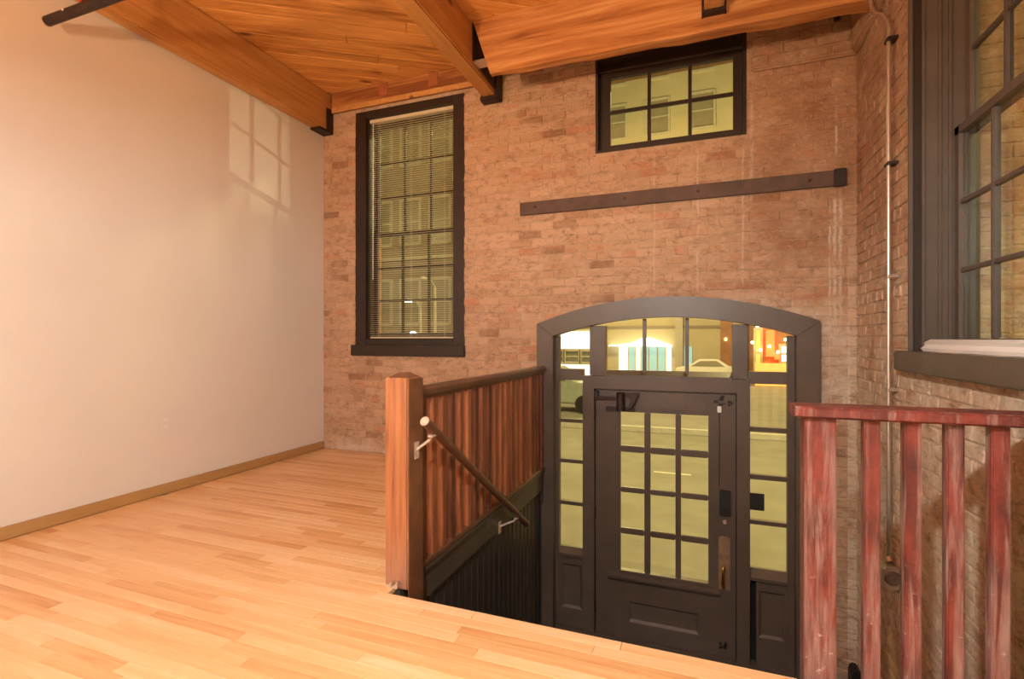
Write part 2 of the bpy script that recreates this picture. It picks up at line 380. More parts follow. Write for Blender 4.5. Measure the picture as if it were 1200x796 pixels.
CAMX = (math.sin(math.atan(226/596)), math.cos(math.atan(226/596)))
def proj(x, y, z):
    d = CAMX[1]*y - CAMX[0]*x; r = CAMX[1]*x + CAMX[0]*y
    return (600+596*r/d, 397-596*(z-1.15)/d, d) if d > .05 else (9999, 9999, 1)
def inview(x, y, z):
    px, py, d = proj(x, y, z); return -15 < px < 1215 and -12 < py < 808
LB, HB, CH = .200, .062, .073

def course_bricks(u0, u1, z0, z1, skip):
    """running bond with header courses; yields (u centre, z centre, length, height)"""
    out = []; k0 = int(math.floor((z0-.505)/CH)); k1 = int(math.ceil((z1-.505)/CH))
    for k in range(k0, k1+1):
        zc = .505 + CH*(k+.5)
        if zc-HB/2 < z0-.02 or zc+HB/2 > z1+.02: continue
        hdr = (k % 6 == 0); L = .095 if hdr else LB; st = L+.0095
        off = (.25*st if hdr else (k % 2)*st*.5) + random.uniform(-.012, .012)
        u = u0 - off
        while u < u1:
            a, b = max(u, u0), min(u+L, u1); u += st
            if b-a < .03: continue
            for (a2, b2) in skip(a, b, zc):
                if b2-a2 > .025: out.append(((a2+b2)/2, zc, b2-a2, HB*random.uniform(.94, 1.05)))
    return out
def cut(a, b, c, d):
    if d <= a or c >= b: return [(a, b)]
    r = []
    if c > a: r.append((a, c))
    if d < b: r.append((d, b))
    return r
def skip_back(a, b, z):
    seg = [(a, b)]
    for (x0, x1, z0, z1) in (WL, W2):
        if z0-.02 < z < z1+.02:
            seg = [q for s in seg for q in cut(s[0], s[1], x0, x1)]
    if z < 1.5:
        # half-width of casing outline at this height
        if z < 1.26: c, d = -1.345, .755
        else:
            t = max(0, (1.488-z)/(.208)); h = 1.0865*math.sqrt(t); c, d = -.297-h+.035, -.297+h-.035
        if z < 1.46: seg = [q for s in seg for q in cut(s[0], s[1], c, d)]
    return seg
def lay(wall, bricks, ax, plane, sg, seen):
    """the bricks that show largest become objects, the others one joined part"""
    items = []
    for (u, z, L, h) in bricks:
        P = (u, plane, z) if ax == 'y' else (plane, u, z)
        px, py, d = proj(*P); vis = inview(*P) and seen(u, z)
        A = (proj(*((u+.05, plane, z) if ax == 'y' else (plane, u+.05, z)))[0]-px)
        items.append((abs(A)*L/d if vis else -1, u, z, L, h))
    items.sort(key=lambda q: -q[0])
    protos = {}
    rest = MB(); n = 0
    for (sc, u, z, L, h) in items:
        pr = random.uniform(.001, .0055)
        if sc > 0 and n < 300:
            key = (round(L, 2), random.randrange(2))
            if key not in protos:
                m_ = MB().brick(0, 0, 0, key[0], HB, .006, ax, sg, jit=.003); protos[key] = m_.mesh('brick', M['brick'])
            P = (u, plane + sg*(pr-.006), z) if ax == 'y' else (plane + sg*(pr-.006), u, z)
            k = L/key[0] if key[0] else 1
            inst(protos[key], 'brick', wall, P, (k, 1, h/HB) if ax == 'y' else (1, k, h/HB),
                 (0, random.uniform(-.006, .006), 0) if ax == 'y' else (random.uniform(-.006, .006), 0, 0)); n += 1
        else:
            if ax == 'y': rest.brick(u, plane, z, L, h, pr, ax, sg, random.random(), .003)
            else: rest.brick(plane, u, z, L, h, pr, ax, sg, random.random(), .003)
    if rest.f:
        o = part('bricks', rest, M['brick'], wall); o['kind'] = 'stuff'
# the corbelled upper courses to the right of the small window stand 45 mm proud
def seen_back(u, z):
    if z > 3.5: return False
    if u < XW and z < 0: return False
    px, py, d = proj(u, YB, z)
    if px < 1000 and py > 695 + (px-455)*.2104: return False
    if 452 < px < 497 and py > 436: return False
    return True
bl = [b for b in course_bricks(XL, XR, ZL, 3.68, skip_back) if not (b[0] > .33 and b[1] > 3.19)]
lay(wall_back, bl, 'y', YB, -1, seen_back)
cb = MB().box(.335, XR, YB-.042, YM, 3.185, 3.69); part('corbel', cb, M['mortar'], wall_back, .012)
cm = MB()
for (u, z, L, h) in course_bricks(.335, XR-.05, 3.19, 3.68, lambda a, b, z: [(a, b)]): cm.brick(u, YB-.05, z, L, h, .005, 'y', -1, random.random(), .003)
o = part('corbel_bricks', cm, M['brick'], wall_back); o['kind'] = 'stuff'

# ---- right wall, window opening and bricks
RW = (1.90, 3.26, 1.08, 3.44); XM = XR + .004; XO = 1.60
mb = MB()
def wr(y0, y1, z0, z1): mb.box(XM, XO, y0, y1, z0, z1)
wr(YR, RW[0], -1.6, 3.9); wr(RW[0], RW[1], -1.6, RW[2]); wr(RW[0], RW[1], RW[3], 3.9); wr(RW[1], YM+.001, -1.6, 3.9)
wall_right = part('wall_right', mb, M['mortar'])
tag(wall_right, 'old exposed brick wall with the tall sash window and the conduit', 'wall', kind='structure')
def skip_right(a, b, z):
    return cut(a, b, RW[0], RW[1]) if RW[2] < z < RW[3] else [(a, b)]
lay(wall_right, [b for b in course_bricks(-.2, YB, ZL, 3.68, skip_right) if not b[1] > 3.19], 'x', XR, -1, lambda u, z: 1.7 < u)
cb = MB().box(XR-.042, XM, 3.27, YB-.042, 3.185, 3.69); part('corbel', cb, M['mortar'], wall_right, .012)
cm = MB()
for (u, z, L, h) in course_bricks(3.27, YB-.05, 3.19, 3.68, lambda a, b, z: [(a, b)]): cm.brick(XR-.05, u, z, L, h, .005, 'x', -1, random.random(), .003)
o = part('corbel_bricks', cm, M['brick'], wall_right); o['kind'] = 'stuff'
# outer brick jambs of the openings (seen through the glass)
def jamb_bricks(wall, ax, sgn, plane, u0, u1, z0, z1):
    me = MB(); k = 0; z = z0 + CH/2
    while z < z1:
        segs = [(u0, u0+(u1-u0)*.42), (u0+(u1-u0)*.42+.009, u1)] if k % 2 else [(u0, u0+(u1-u0)*.66), (u0+(u1-u0)*.66+.009, u1)]
        for a, b in segs:
            if ax == 'x': me.brick(plane, (a+b)/2, z, b-a, HB, .006, 'x', sgn, random.random())
            else: me.brick((a+b)/2, plane, z, b-a, HB, .006, 'y', sgn, random.random())
        z += CH; k += 1
    o = part('jamb_bricks', me, M['brick'], wall); o['kind'] = 'stuff'
jamb_bricks(wall_right, 'y', -1, RW[1], 1.30, XO, 1.1, 3.40)
jamb_bricks(wall_back, 'x', 1, WL[0], YB+.19, TK, 1.05, 3.45)

# ---- left wall, rear wall, floor, ceiling, stairwell shell
wl = part('wall_left', B(XL-.2, XL, YR, YB+.02, -.2, 3.9), M['plaster']); tag(wl, 'tall plain cream plaster wall on the left', 'wall', kind='structure')
wr_ = part('wall_rear', B(XL-.2, XO, YR-.2, YR, -.2, 3.9), M['plaster']); tag(wr_, 'plain cream plaster wall behind the viewer', 'wall', kind='structure')
o = part('baseboard_left', B(XL, XL+.016, YR, YB-.004, 0, .075), M['base'], bevel=.004); tag(o, 'thin honey coloured wooden baseboard under the cream wall', 'baseboard', kind='structure')

fm = MB().box(XL, XW, YR, YB, -.16, -.020).box(XW, XR, YR, YE-.004, -.16, -.020)
floor = part('floor', fm, M['subfloor']); tag(floor, 'narrow strip maple floor running to the brick wall', 'floor', kind='structure')
PW = .057; rows = []; y = YE; k = 0
while y > YR: rows.append((y-PW, y)); y -= PW
y = YE
while y < YB-.01: rows.append((y, min(y+PW, YB-.003))); y += PW
planks = []
for (ya, yb) in rows:
    xr = XR-.003 if ya < YE-.01 else XW
    x = XL+.017 - random.uniform(0, .9)
    while x < xr:
        L = random.choice([.38, .55, .7, .9, 1.1, 1.3, 1.6]) * random.uniform(.85, 1.15)
        a, b = max(x, XL+.017), min(x+L, xr); x += L
        if b-a > .05: planks.append((a, b, ya, yb))
pv = []
for (a, b, ya, yb) in planks:
    ym = (ya+yb)/2; sc = -1
    for tt in (0, .25, .5, .75, 1):
        xx = a+(b-a)*tt
        if inview(xx, ym, 0):
            d = proj(xx, ym, 0)[2]; sc = max(sc, 1/d)
    pv.append((sc, a, b, ya, yb))
pv.sort(key=lambda q: -q[0])
def plank_mb(a, b, ya, yb, tone=0.0, m=None):
    m = m or MB(); e = .0013; g = .0004; d = random.uniform(-.0004, .0004)
    m.poly([(a+g, ya+g, -.02), (b-g, ya+g, -.02), (b-g, yb-g, -.02), (a+g, yb-g, -.02), (a+g, ya+g, -.002), (b-g, ya+g, -.002), (b-g, yb-g, -.002), (a+g, yb-g, -.002),
            (a+e, ya+e, d), (b-e, ya+e, d), (b-e, yb-e, d), (a+e, yb-e, d)],
           [(8, 9, 10, 11)] + [(j+i, j+(i+1) % 4, j+4+(i+1) % 4, j+4+i) for j in (0, 4) for i in range(4)], tone); return m
rest = MB()
for n, (sc, a, b, ya, yb) in enumerate(pv):
    if n < 300 and sc > 0:
        o = part('floor_board', plank_mb(a, b, ya, yb), M['floor'], floor)
    else: plank_mb(a, b, ya, yb, random.random(), rest)
o = part('floor_boards', rest, M['floor'], floor); o['kind'] = 'stuff'

cl = part('ceiling', B(XL, XO, YR, TK, ZC+.022, 3.92), M['subfloor']); tag(cl, 'boarded pine ceiling laid diagonally above the beams', 'ceiling', kind='structure')
dx, dy = math.sin(A57), math.cos(A57); nx, ny = -dy, dx; CWd = .135
k0 = -45
for k in range(-46, 60):
    c0 = k*CWd
    # clip the strip centre line against the room rectangle
    def span(off):
        ts = []
        for (lo, hi, p0, dd) in ((XL+.001, XR, nx*off, dx), (YR+.001, YB, ny*off, dy)):
            ts.append(sorted(((lo-p0)/dd, (hi-p0)/dd)))
        return max(t[0] for t in ts), min(t[1] for t in ts)
    a, b = span(c0+CWd/2)
    if b-a < -.2: continue
    a -= .16; b += .16
    cuts = [a]; t = a - random.uniform(0, 2)
    while True:
        t += random.uniform(1.6, 3.2)
        if t >= b: break
        if t > a+.2: cuts.append(t)
    cuts.append(b)
    for t0, t1 in zip(cuts, cuts[1:]):
        mid = (nx*(c0+CWd/2)+dx*(t0+t1)/2, ny*(c0+CWd/2)+dy*(t0+t1)/2)
        def lim(t, off):
            return (nx*off+dx*t, ny*off+dy*t)
        g = .0012; zz = ZC + random.uniform(0, .002)
        qs = [lim(t0+g, c0+g), lim(t1-g, c0+g), lim(t1-g, c0+CWd-g), lim(t0+g, c0+CWd-g)]
        e = .004
        cx_, cy_ = sum(q[0] for q in qs)/4, sum(q[1] for q in qs)/4
        qi = [lim(t0+g+.002, c0+g+e), lim(t1-g-.002, c0+g+e), lim(t1-g-.002, c0+CWd-g-e), lim(t0+g+.002, c0+CWd-g-e)]
        m_ = MB().poly([(q[0], q[1], ZC+.022) for q in qs]+[(q[0], q[1], zz+.004) for q in qs]+[(q[0], q[1], zz) for q in qi],
                       [(8, 9, 10, 11)] + [(j+i, j+(i+1) % 4, j+4+(i+1) % 4, j+4+i) for j in (0, 4) for i in range(4)])
        part('ceiling_board', m_, M['ceil'], cl)

# stairwell lining: vertical beaded boards, dark fascia above
ws = part('wall_stairwell', B(XW-.14, XW-.014, YE-.15, YB, ZL-.1, -.18), M['bead']); tag(ws, 'dark beaded board lining on the left of the stairwell', 'wall', kind='structure')
y = YE
while y < YB-.01:
    y2 = min(y+.088, YB-.003)
    m_ = MB().prism([(XW-.014, y+.001), (XW-.004, y+.001), (XW-.0, y+.006), (XW+.003, y+.011), (XW, y+.016), (XW, y2-.006), (XW-.004, y2-.001), (XW-.014, y2-.001)], 'z', ZL, -.14)
    part('beaded_board', m_, M['bead'], ws); y = y2
o = part('trim_1', MB().box(XW-.02, XW+.022, YE+.06, YB-.05, -.165, -.012).prism([(XW-.02, -.165), (XW+.022, -.165), (XW+.022, -.012), (XW-.02, -.012)], 'y', YB-.05, YB-.045), M['fascia'], bevel=.006)
part('cap_moulding', B(XW-.015, XW+.040, YE+.08, YB-.06, -.014, .012), M['fascia'], o, .006)
part('scroll_end', MB().prism([(YB-.05, -.165), (YB-.09, -.20), (YB-.07, -.24), (YB-.045, -.30), (YB-.045, -.16)], 'x', XW-.01, XW+.02), M['fascia'], o, .004)
tag(o, 'dark fascia board with moulded cap under the left balusters', 'trim', kind='structure')
o = part('trim_2', B(XW, XR, YE, YE+.03, -.20, -.022), M['fascia']); tag(o, 'riser board under the cut edge of the maple floor', 'trim', kind='structure')
lf = part('floor_landing', B(XW-.05, XR, YE-.1, YB+.45, ZL-.15, ZL), M['bead']); tag(lf, 'dark landing floor inside the entry door', 'floor', kind='structure')
part('tread', B(XW, XR, YE+.28*6, YB, ZL, ZL+.001), M['bead'], lf)
st = empty('staircase', (0, YE, ZL), 'dark wooden steps going down from the maple floor to the entry', 'stairs')
for i in range(1, 7):
    zt = -i*.2; y0 = YE+.03+(i-1)*.27
    part('tread', B(XW+.004, XR-.012, y0-.0, y0+.29, zt-.035, zt), M['bead'], st, .006)
    part('riser', B(XW+.006, XR-.014, y0+.26, y0+.278, zt-.2, zt-.035), M['bead'], st)
part('stringer', MB().prism([(YE+.032, -.235), (YE+.032, -.60), (YE+1.55, ZL+.002), (YE+1.86, ZL+.002)], 'x', -.2, -.16), M['bead'], st)

# ------------------------------------------------------------------ trim_3: arched entry surround with transom and sidelights
ent = empty('trim_3', (-.3, YB-.04, ZL), 'dark painted arched surround with transom and sidelights around the entry door', 'door surround', kind='structure')
N = 32
cs = MB(); Y0, Y1 = YB-.045, YB+.09
xs = [-1.383+(.79+1.383)*i/N for i in range(N+1)]; xi = [-1.235+(.634+1.235)*i/N for i in range(N+1)]
vs = []; fs = []
for i in range(N+1):
    vs += [(xs[i], Y0, outer(xs[i])), (xs[i], Y1, outer(xs[i])), (xi[i], Y0, inner(xi[i])), (xi[i], Y1, inner(xi[i]))]
for i in range(N):
    a = 4*i; b = a+4
    fs += [(a, b, b+2, a+2), (a+1, a+3, b+3, b+1), (a, a+1, b+1, b), (a+2, b+2, b+3, a+3)]
fs += [(0, 2, 3, 1), (4*N, 4*N+1, 4*N+3, 4*N+2)]
cs.poly(vs, fs); part('arch_casing', cs, M['dark'], ent)
for (a, b, c, d) in ((-1.383, -1.235, 1.28, 1.174), (.634, .79, 1.174, 1.28)):
    part('side_casing', MB().prism([(a, ZL), (b, ZL), (b, d-.002), (a, c-.002)], 'y', Y0, Y1), M['dark'], ent, .004)
YF, YG = 4.335, 4.385      # face of the frame members, glass line
def fr(name, x0, x1, z0, z1, y0=YF, y1=4.41, mat='dark', bev=.004, **k): return part(name, B(x0, x1, y0, y1, z0, z1), M[mat], ent, bev, **k)
fr('jamb', -1.235, -1.203, ZL, inner(-1.235)-.002, YF+.01); fr('jamb', .585, .634, ZL, inner(.634)-.002, YF+.01)
fr('door_post', -.985, -.885, ZL, .787, YF-.025); fr('door_post', .232, .326, ZL, .80, YF-.025)
part('door_rebate', MB().box(-.90, -.87, 4.402, 4.43, ZL, .73).box(.215, .25, 4.402, 4.43, ZL, .73).box(-.9, .25, 4.402, 4.43, .70, .74), M['darker'], ent)
fr('door_head', -.984, .325, .722, .832, YF-.026)
fr('transom_mullion', -.926, -.79, .835, inner(-.9)-.004, YF-.012); fr('transom_mullion', .200, .312, .835, inner(.29)-.004, YF-.012)
fr('transom_bar', -1.203, -.984, .789, .886, YF-.012); fr('transom_bar', .325, .585, .802, .894, YF-.012)
part('transom_sill', MB().prism([(YF-.02, .833), (YF-.02, .845), (YG, .882), (YG+.03, .882), (YG+.03, .833)], 'x', -.79, .20), M['dark'], ent)
for x in (-.473, -.136): fr('transom_muntin', x-.014, x+.014, .86, inner(x)-.003, YG-.03)
def arch_pane(x0, x1, z0):
    n = 8; pts = [(x0, z0), (x1, z0)] + [(x1+(x0-x1)*i/n, inner(x1+(x0-x1)*i/n)-.004) for i in range(n+1)]
    return part('pane', MB().prism(pts, 'y', YG, YG+.004), M['glassdoor'], ent)
arch_pane(-1.203, -.926, .886); arch_pane(.312, .585, .894)
arch_pane(-.79, -.487, .88); arch_pane(-.459, -.150, .88); arch_pane(-.122, .20, .88)
def sidelight(x0, x1, rows, zs):
    for (a, b) in rows: part('pane', B(x0, x1, YG, YG+.004, b, a), M['glassdoor'], ent)
    for (p, q) in zip(rows, rows[1:]): fr('sidelight_muntin', x0, x1, q[0], p[1], YG-.028)
    part('sidelight_sill', MB().prism([(YF-.005, zs-.045), (YF-.005, zs-.02), (YG, rows[-1][1]), (YG+.03, rows[-1][1]), (YG+.03, zs-.045)], 'x', x0, x1), M['dark'], ent)
sidelight(-1.203, -.985, [(.787, .443), (.413, .089), (.058, -.280), (-.312, -.688)], -.71)
sidelight(.326, .585, [(.80, .464), (.428, .094), (.057, -.260), (-.292, -.640)], -.675)
def panel(x0, x1, z0, z1, px0, px1, pz0, pz1, parent, yf, nm='lower_panel', mat='dark'):
    m = MB(); d = .018; e = .02
    m.box(x0, px0, yf, yf+.06, z0, z1).box(px1, x1, yf, yf+.06, z0, z1).box(px0, px1, yf, yf+.06, z0, pz0).box(px0, px1, yf, yf+.06, pz1, z1)
    m.poly([(px0, yf, pz0), (px1, yf, pz0), (px1, yf, pz1), (px0, yf, pz1), (px0+e, yf+d, pz0+e), (px1-e, yf+d, pz0+e), (px1-e, yf+d, pz1-e), (px0+e, yf+d, pz1-e)],
           [(4, 5, 6, 7), (0, 1, 5, 4), (1, 2, 6, 5), (2, 3, 7, 6), (3, 0, 4, 7)])
    return part(nm, m, M[mat], parent)
panel(-1.203, -.985, ZL, -.755, -1.185, -1.0, -1.215, -.83, ent, YF+.02)
panel(.372, .585, ZL, -.72, .39, .57, -1.16, -.80, ent, YF+.02)
fr('gap_shade_strip', .326, .372, ZL, -.72, YF+.07, 4.43, 'black')  # black strip in the deep gap, its shade put into the colour
part('threshold', B(-1.235, .634, YF-.02, TK+.05, ZL-.02, ZL+.03), M['dark'], ent)
fr('backing_panel', .326, .634, ZL, -.70, 4.42, 4.44, 'darker'); fr('backing_panel', -1.235, -.985, ZL, -.74, 4.42, 4.44, 'darker')

# ------------------------------------------------------------------ door_1: the door leaf with its hardware
door = empty('door_1', (-.88, 4.36, ZL), 'dark painted twelve pane entry door with brass handle', 'door', kind='structure')
YD = 4.355
cols = [(-.670, -.473), (-.424, -.225), (-.182, .026)]; drow = [(.532, .245), (.191, -.107), (-.150, -.452), (-.502, -.811)]
def dp(name, mb, mat='dark', bev=.004, parent=None, **k): return part(name, mb, M[mat], parent or door, bev, **k)
dp('stile', B(-.880, -.670, YD, YD+.045, ZL+.03, .717)); dp('stile', B(.026, .228, YD, YD+.045, ZL+.03, .717))
dp('top_rail', B(-.670, .026, YD, YD+.045, .532, .717))
panel(-.670, .026, ZL+.03, -.811, -.60, -.045, -1.235, -1.065, door, YD, 'bottom_rail')
for (a, b) in ((-.473, -.424), (-.225, -.182)): dp('muntin', B(a, b, YD+.004, YD+.04, -.811, .532), bev=.007)
for (p, q) in zip(drow, drow[1:]):
    for (a, b) in cols: dp('muntin', B(a, b, YD+.006, YD+.038, q[0], p[1]), bev=.007)
for (a, b) in cols:
    for (t, u) in drow: dp('pane', B(a, b, YD+.020, YD+.024, u, t), 'glassdoor', 0)
dp('sill_moulding', MB().prism([(YD, -.835), (YD-.016, -.842), (YD-.036, -.850), (YD-.036, -.868), (YD-.020, -.893), (YD, -.900)], 'x', -.775, .110))
dp('glazing_bead', B(-.69, .046, YD-.010, YD, -.830, -.806), bev=.003)
dp('head_bead', B(-.70, .06, YD-.007, YD, .560, .572), bev=.002)
dp('lock_board', B(.052, .060, YD-.005, YD, -.85, .70), bev=.002)
# door closer, top left
clo = dp('door_closer', MB().tube([(-.660, YD-.055, .545), (-.660, YD-.055, .685)], .034, 16), 'iron', 0, label='rusty door closer body')
dp('closer_base', B(-.79, -.55, YD-.030, YD-.002, .535, .572), 'iron', .006, clo)
dp('closer_arm', MB().box(-.86, -.68, YD-.065, YD-.05, .640, .662).box(-.875, -.85, YD-.065, YD, .630, .705), 'iron', .004, clo)
dp('closer_bracket', MB().prism([(-.63, .695), (-.50, .700), (-.52, .670), (-.555, .585), (-.60, .560), (-.575, .640)], 'y', YD-.07, YD-.045), 'iron', .004, clo)
dp('closer_cap', MB().tube([(-.660, YD-.055, .685), (-.660, YD-.055, .700)], [.040, .030], 16), 'iron', 0, clo)
# remains of hardware top right, contact, cable
m_ = MB()
for i in range(9):
    x, z = .055+random.uniform(0, .14), .635+random.uniform(-.02, .055)
    m_.box(x, x+random.uniform(.015, .04), YD-.014, YD, z, z+random.uniform(.008, .022))
dp('old_catch', m_, 'iron', .002, label='corroded iron remains of a catch')
dp('alarm_contact', B(.092, .122, YD-.020, YD, .565, .615), 'white', .004, label='small white alarm contact')
dp('cable', MB().tube([(.107, YD-.004, .565), (.108, YD-.004, .3), (.106, YD-.004, -.02)], .003, 6), 'iron', 0)
lk = dp('lock_case', B(.108, .190, YD-.030, YD, -.245, -.045), 'black', .006, label='black lock case')
dp('thumb_turn', MB().tube([(.15, YD-.052, -.20), (.15, YD-.028, -.20)], .018, 14), 'iron', 0, lk)
dp('keyhole_knob', MB().tube([(.148, YD-.022, -.300), (.148, YD, -.300)], [.010, .018], 14), 'worn', 0, label='small round metal knob')
pl = dp('handle_plate', MB().prism([(.102, -.835), (.186, -.835), (.186, -.425), (.165, -.412), (.123, -.412), (.102, -.425)], 'y', YD-.006, YD), 'brass', .002, label='worn brass handle plate')
dp('pull_handle', MB().tube([(.140, YD-.006, -.640), (.135, YD-.045, -.648), (.132, YD-.055, -.680), (.130, YD-.055, -.770), (.134, YD-.045, -.800), (.140, YD-.006, -.806)], .011, 12), 'gold', 0, pl, label='bright brass pull handle')
m_ = MB()
for i in range(8):
    x, z = .095+random.uniform(0, .07), -1.305+random.uniform(0, .06)
    m_.box(x, x+.018, YD-.012, YD, z, z+.018)
dp('foot_catch', m_, 'iron', .002, label='black iron catch near the foot of the door')
for z in (.50, -.35, -1.15): dp('hinge', MB().tube([(-.884, YD-.008, z-.05), (-.884, YD-.008, z+.05)], .008, 8), 'iron', 0)
tag(part('letter_plate', B(.322, .424, YF-.032, YF-.022, -.165, -.035), M['black'], org=(.322, YF-.03, -.165), bevel=.003), 'small black plate on the right door post beside the sidelight', 'plate')

# ------------------------------------------------------------------ windows
def window(name, label, open_, axis, face, depth, frame_w, gx, gz, mats, muntin=.022, gy=None):
    pass
# window_1: tall double-hung with blind, left
w1 = empty('window_1', (-2.73, YB, 1.03), 'tall dark framed sash window behind a mini blind', 'window', kind='structure')
def wp(par, name, mb, mat='darker', bev=.004, **k): return part(name, mb, M[mat], par, bev, **k)
x0, x1, z0, z1 = WL
fx0, fx1 = x0+.125, x1-.12
wp(w1, 'casing', MB().box(x0-.01, fx0, YB+.004, YB+.10, z0+.055, z1)); wp(w1, 'casing', MB().box(fx1, x1+.01, YB+.004, YB+.10, z0+.055, z1))
wp(w1, 'head_casing', B(fx0, fx1, YB+.004, YB+.10, z1-.075, z1)); wp(w1, 'inner_bead', B(fx0, fx0+.018, YB+.03, YB+.12, z0+.1, z1-.07))
wp(w1, 'sill', B(x0-.035, x1+.012, YB-.035, YB+.10, z0-.052, z0+.058), bev=.006)
wp(w1, 'bottom_casing', B(fx0, fx1, YB+.006, YB+.10, z0+.058, z0+.115))
gx0, gx1 = fx0, fx1; YS = YB+.135
zb, zt, zm = z0+.115, z1-.075, 2.24
lower = wp(w1, 'lower_sash', MB().box(gx0, gx0+.04, YS, YS+.04, zb, zm).box(gx1-.04, gx1, YS, YS+.04, zb, zm).box(gx0, gx1, YS, YS+.04, zb, zb+.06).box(gx0, gx1, YS, YS+.04, zm-.035, zm), bev=.0)
upper = wp(w1, 'upper_sash', MB().box(gx0, gx0+.04, YS+.045, YS+.085, zm-.03, zt).box(gx1-.04, gx1, YS+.045, YS+.085, zm-.03, zt).box(gx0, gx1, YS+.045, YS+.085, zm-.03, zm+.01).box(gx0, gx1, YS+.045, YS+.085, zt-.05, zt), bev=.0)
def grid(par, xa, xb, za, zb_, y, nc, nr, pane='glass', mw=.022, ax='y', mat='darker'):
    cw, rh = (xb-xa)/nc, (zb_-za)/nr
    def bx(a, b, c, d, e, f): return B(a, b, c, d, e, f) if ax == 'y' else B(c, d, a, b, e, f)
    for i in range(1, nc): part('muntin', bx(xa+i*cw-mw/2, xa+i*cw+mw/2, y+.004, y+.034, za, zb_), M[mat], par, .004)
    for j in range(1, nr):
        for i in range(nc):
            part('muntin', bx(xa+i*cw+(mw/2 if i else 0), xa+(i+1)*cw-(mw/2 if i < nc-1 else 0), y+.006, y+.032, za+j*rh-mw/2, za+j*rh+mw/2), M[mat], par, .003)
    for i in range(nc):
        for j in range(nr):
            part('pane', bx(xa+i*cw+(mw/2 if i else 0), xa+(i+1)*cw-(mw/2 if i < nc-1 else 0), y+.018, y+.022, za+j*rh+(mw/2 if j else 0), za+(j+1)*rh-(mw/2 if j < nr-1 else 0)), M[pane], par)
grid(lower, gx0+.04, gx1-.04, zb+.06, zm-.035, YS, 3, 3); grid(upper, gx0+.04, gx1-.04, zm+.01, zt-.05, YS+.045, 3, 3)
wp(w1, 'outer_frame', MB().box(x0, gx0+.01, YB+.10, YB+.20, z0, z1).box(gx1-.01, x1, YB+.10, YB+.20, z0, z1).box(x0, x1, YB+.10, YB+.20, z0, zb).box(x0, x1, YB+.10, YB+.20, zt, z1), bev=0)
# mini blind
bd = empty('mini_blind', ((gx0+gx1)/2, YB+.07, zb), 'almond mini blind with open slats hanging in the tall window', 'blind')
part('headrail', B(gx0+.006, gx1-.002, YB+.045, YB+.085, zt-.035, zt-.002), M['blind'], bd, .004)
sl = MB(); cx_ = (gx0+gx1)/2; hw = (gx1-gx0)/2-.008; tl = math.radians(7)
pts = []
for t in (-1, -.33, .33, 1): pts.append((t*.0115, .0016*(1-t*t)+t*.0115*math.tan(tl)))
sl.prism(pts + [(a, b-.0008) for a, b in reversed(pts)], 'x', -hw, hw)
slm = sl.mesh('slat', M['blind']); z = zt-.05
while z > zb+.035: inst(slm, 'slat', bd, (cx_, YB+.065, z)); z -= .0215
part('bottom_rail', B(gx0+.008, gx1-.006, YB+.053, YB+.078, zb+.008, zb+.024), M['blind'], bd, .003)
for x in (gx0+.12, cx_, gx1-.12): part('ladder_cord', MB().tube([(x, YB+.052, zb+.02), (x, YB+.052, zt-.03)], .0012, 5).tube([(x, YB+.078, zb+.02), (x, YB+.078, zt-.03)], .0012, 5), M['blind'], bd)
part('tilt_wand', MB().tube([(gx0+.06, YB+.04, 1.75), (gx0+.06, YB+.045, zt-.03)], .004, 8), M['white'], bd)

# window_2: small six pane window over the door
w2 = empty('window_2', (-.28, YB, 2.725), 'small dark six pane window up under the header beam', 'window', kind='structure')
x0, x1, z0, z1 = W2
wp(w2, 'lining', MB().box(x0, x0+.022, YB-.004, YB+.12, z0, z1).box(x1-.022, x1, YB-.004, YB+.12, z0, z1).box(x0+.022, x1-.022, YB-.004, YB+.12, z0, z0+.022).box(x0+.022, x1-.022, YB-.004, YB+.12, z1-.022, z1), bev=.003)
ga, gb, gc, gd = -.755, .208, 2.80, 3.37; YQ = YB+.062
sash = wp(w2, 'sash', MB().box(x0+.022, ga, YQ, YQ+.045, z0+.02, 3.43).box(gb, x1-.022, YQ, YQ+.045, z0+.02, 3.43).box(ga, gb, YQ, YQ+.045, z0+.02, gc).box(ga, gb, YQ, YQ+.045, gd, 3.43), bev=.004)
grid(sash, ga, gb, gc, gd, YQ, 3, 2, mw=.028)
wp(w2, 'head_board', B(x0+.022, x1-.022, YQ+.01, YQ+.05, 3.43, z1-.02)); part('head_bead', B(x0+.022, x1-.022, YQ-.022, YQ+.012, 3.425, 3.437), M['fascia'], w2, .003)

# window_3: tall sash in the right wall, seen very obliquely
w3 = empty('window_3', (1.2, 2.58, 1.08), 'tall dark framed sash window in the right brick wall', 'window', kind='structure')
y0, y1, z0, z1 = RW
wp(w3, 'lining', MB().box(XR-.022, 1.30, y1-.022, y1, z0, z1).box(XR-.022, 1.30, y0, y0+.022, z0, z1).box(XR-.022, 1.30, y0+.022, y1-.022, z1-.022, z1), 'dark', .003)
wp(w3, 'casing', MB().box(XR-.006, XR+.03, y1-.030, y1+.001, z0, z1+.001), 'darker', .005)
wp(w3, 'casing', MB().box(XR-.035, XR+.012, y0-.030, y0+.028, z0, z1+.03), 'darker', .005)
for x in (1.055, 1.125, 1.168): wp(w3, 'jamb_bead', B(x, x+.014, y1-.036, y1-.020, z0, z1-.02), 'dark', .003)
wp(w3, 'sill', B(XR-.050, XR+.30, y0-.12, y1+.12, .977, 1.084), 'dark', .006)
SX = 1.195; ya, yb = y0+.022, y1-.022; zm = 2.225
ls = wp(w3, 'lower_sash', MB().box(SX, SX+.04, ya, ya+.045, z0+.02, zm).box(SX, SX+.04, yb-.045, yb, z0+.02, zm).box(SX, SX+.04, ya, yb, z0+.004, z0+.07).box(SX, SX+.04, ya, yb, zm-.04, zm), 'dark', .0)
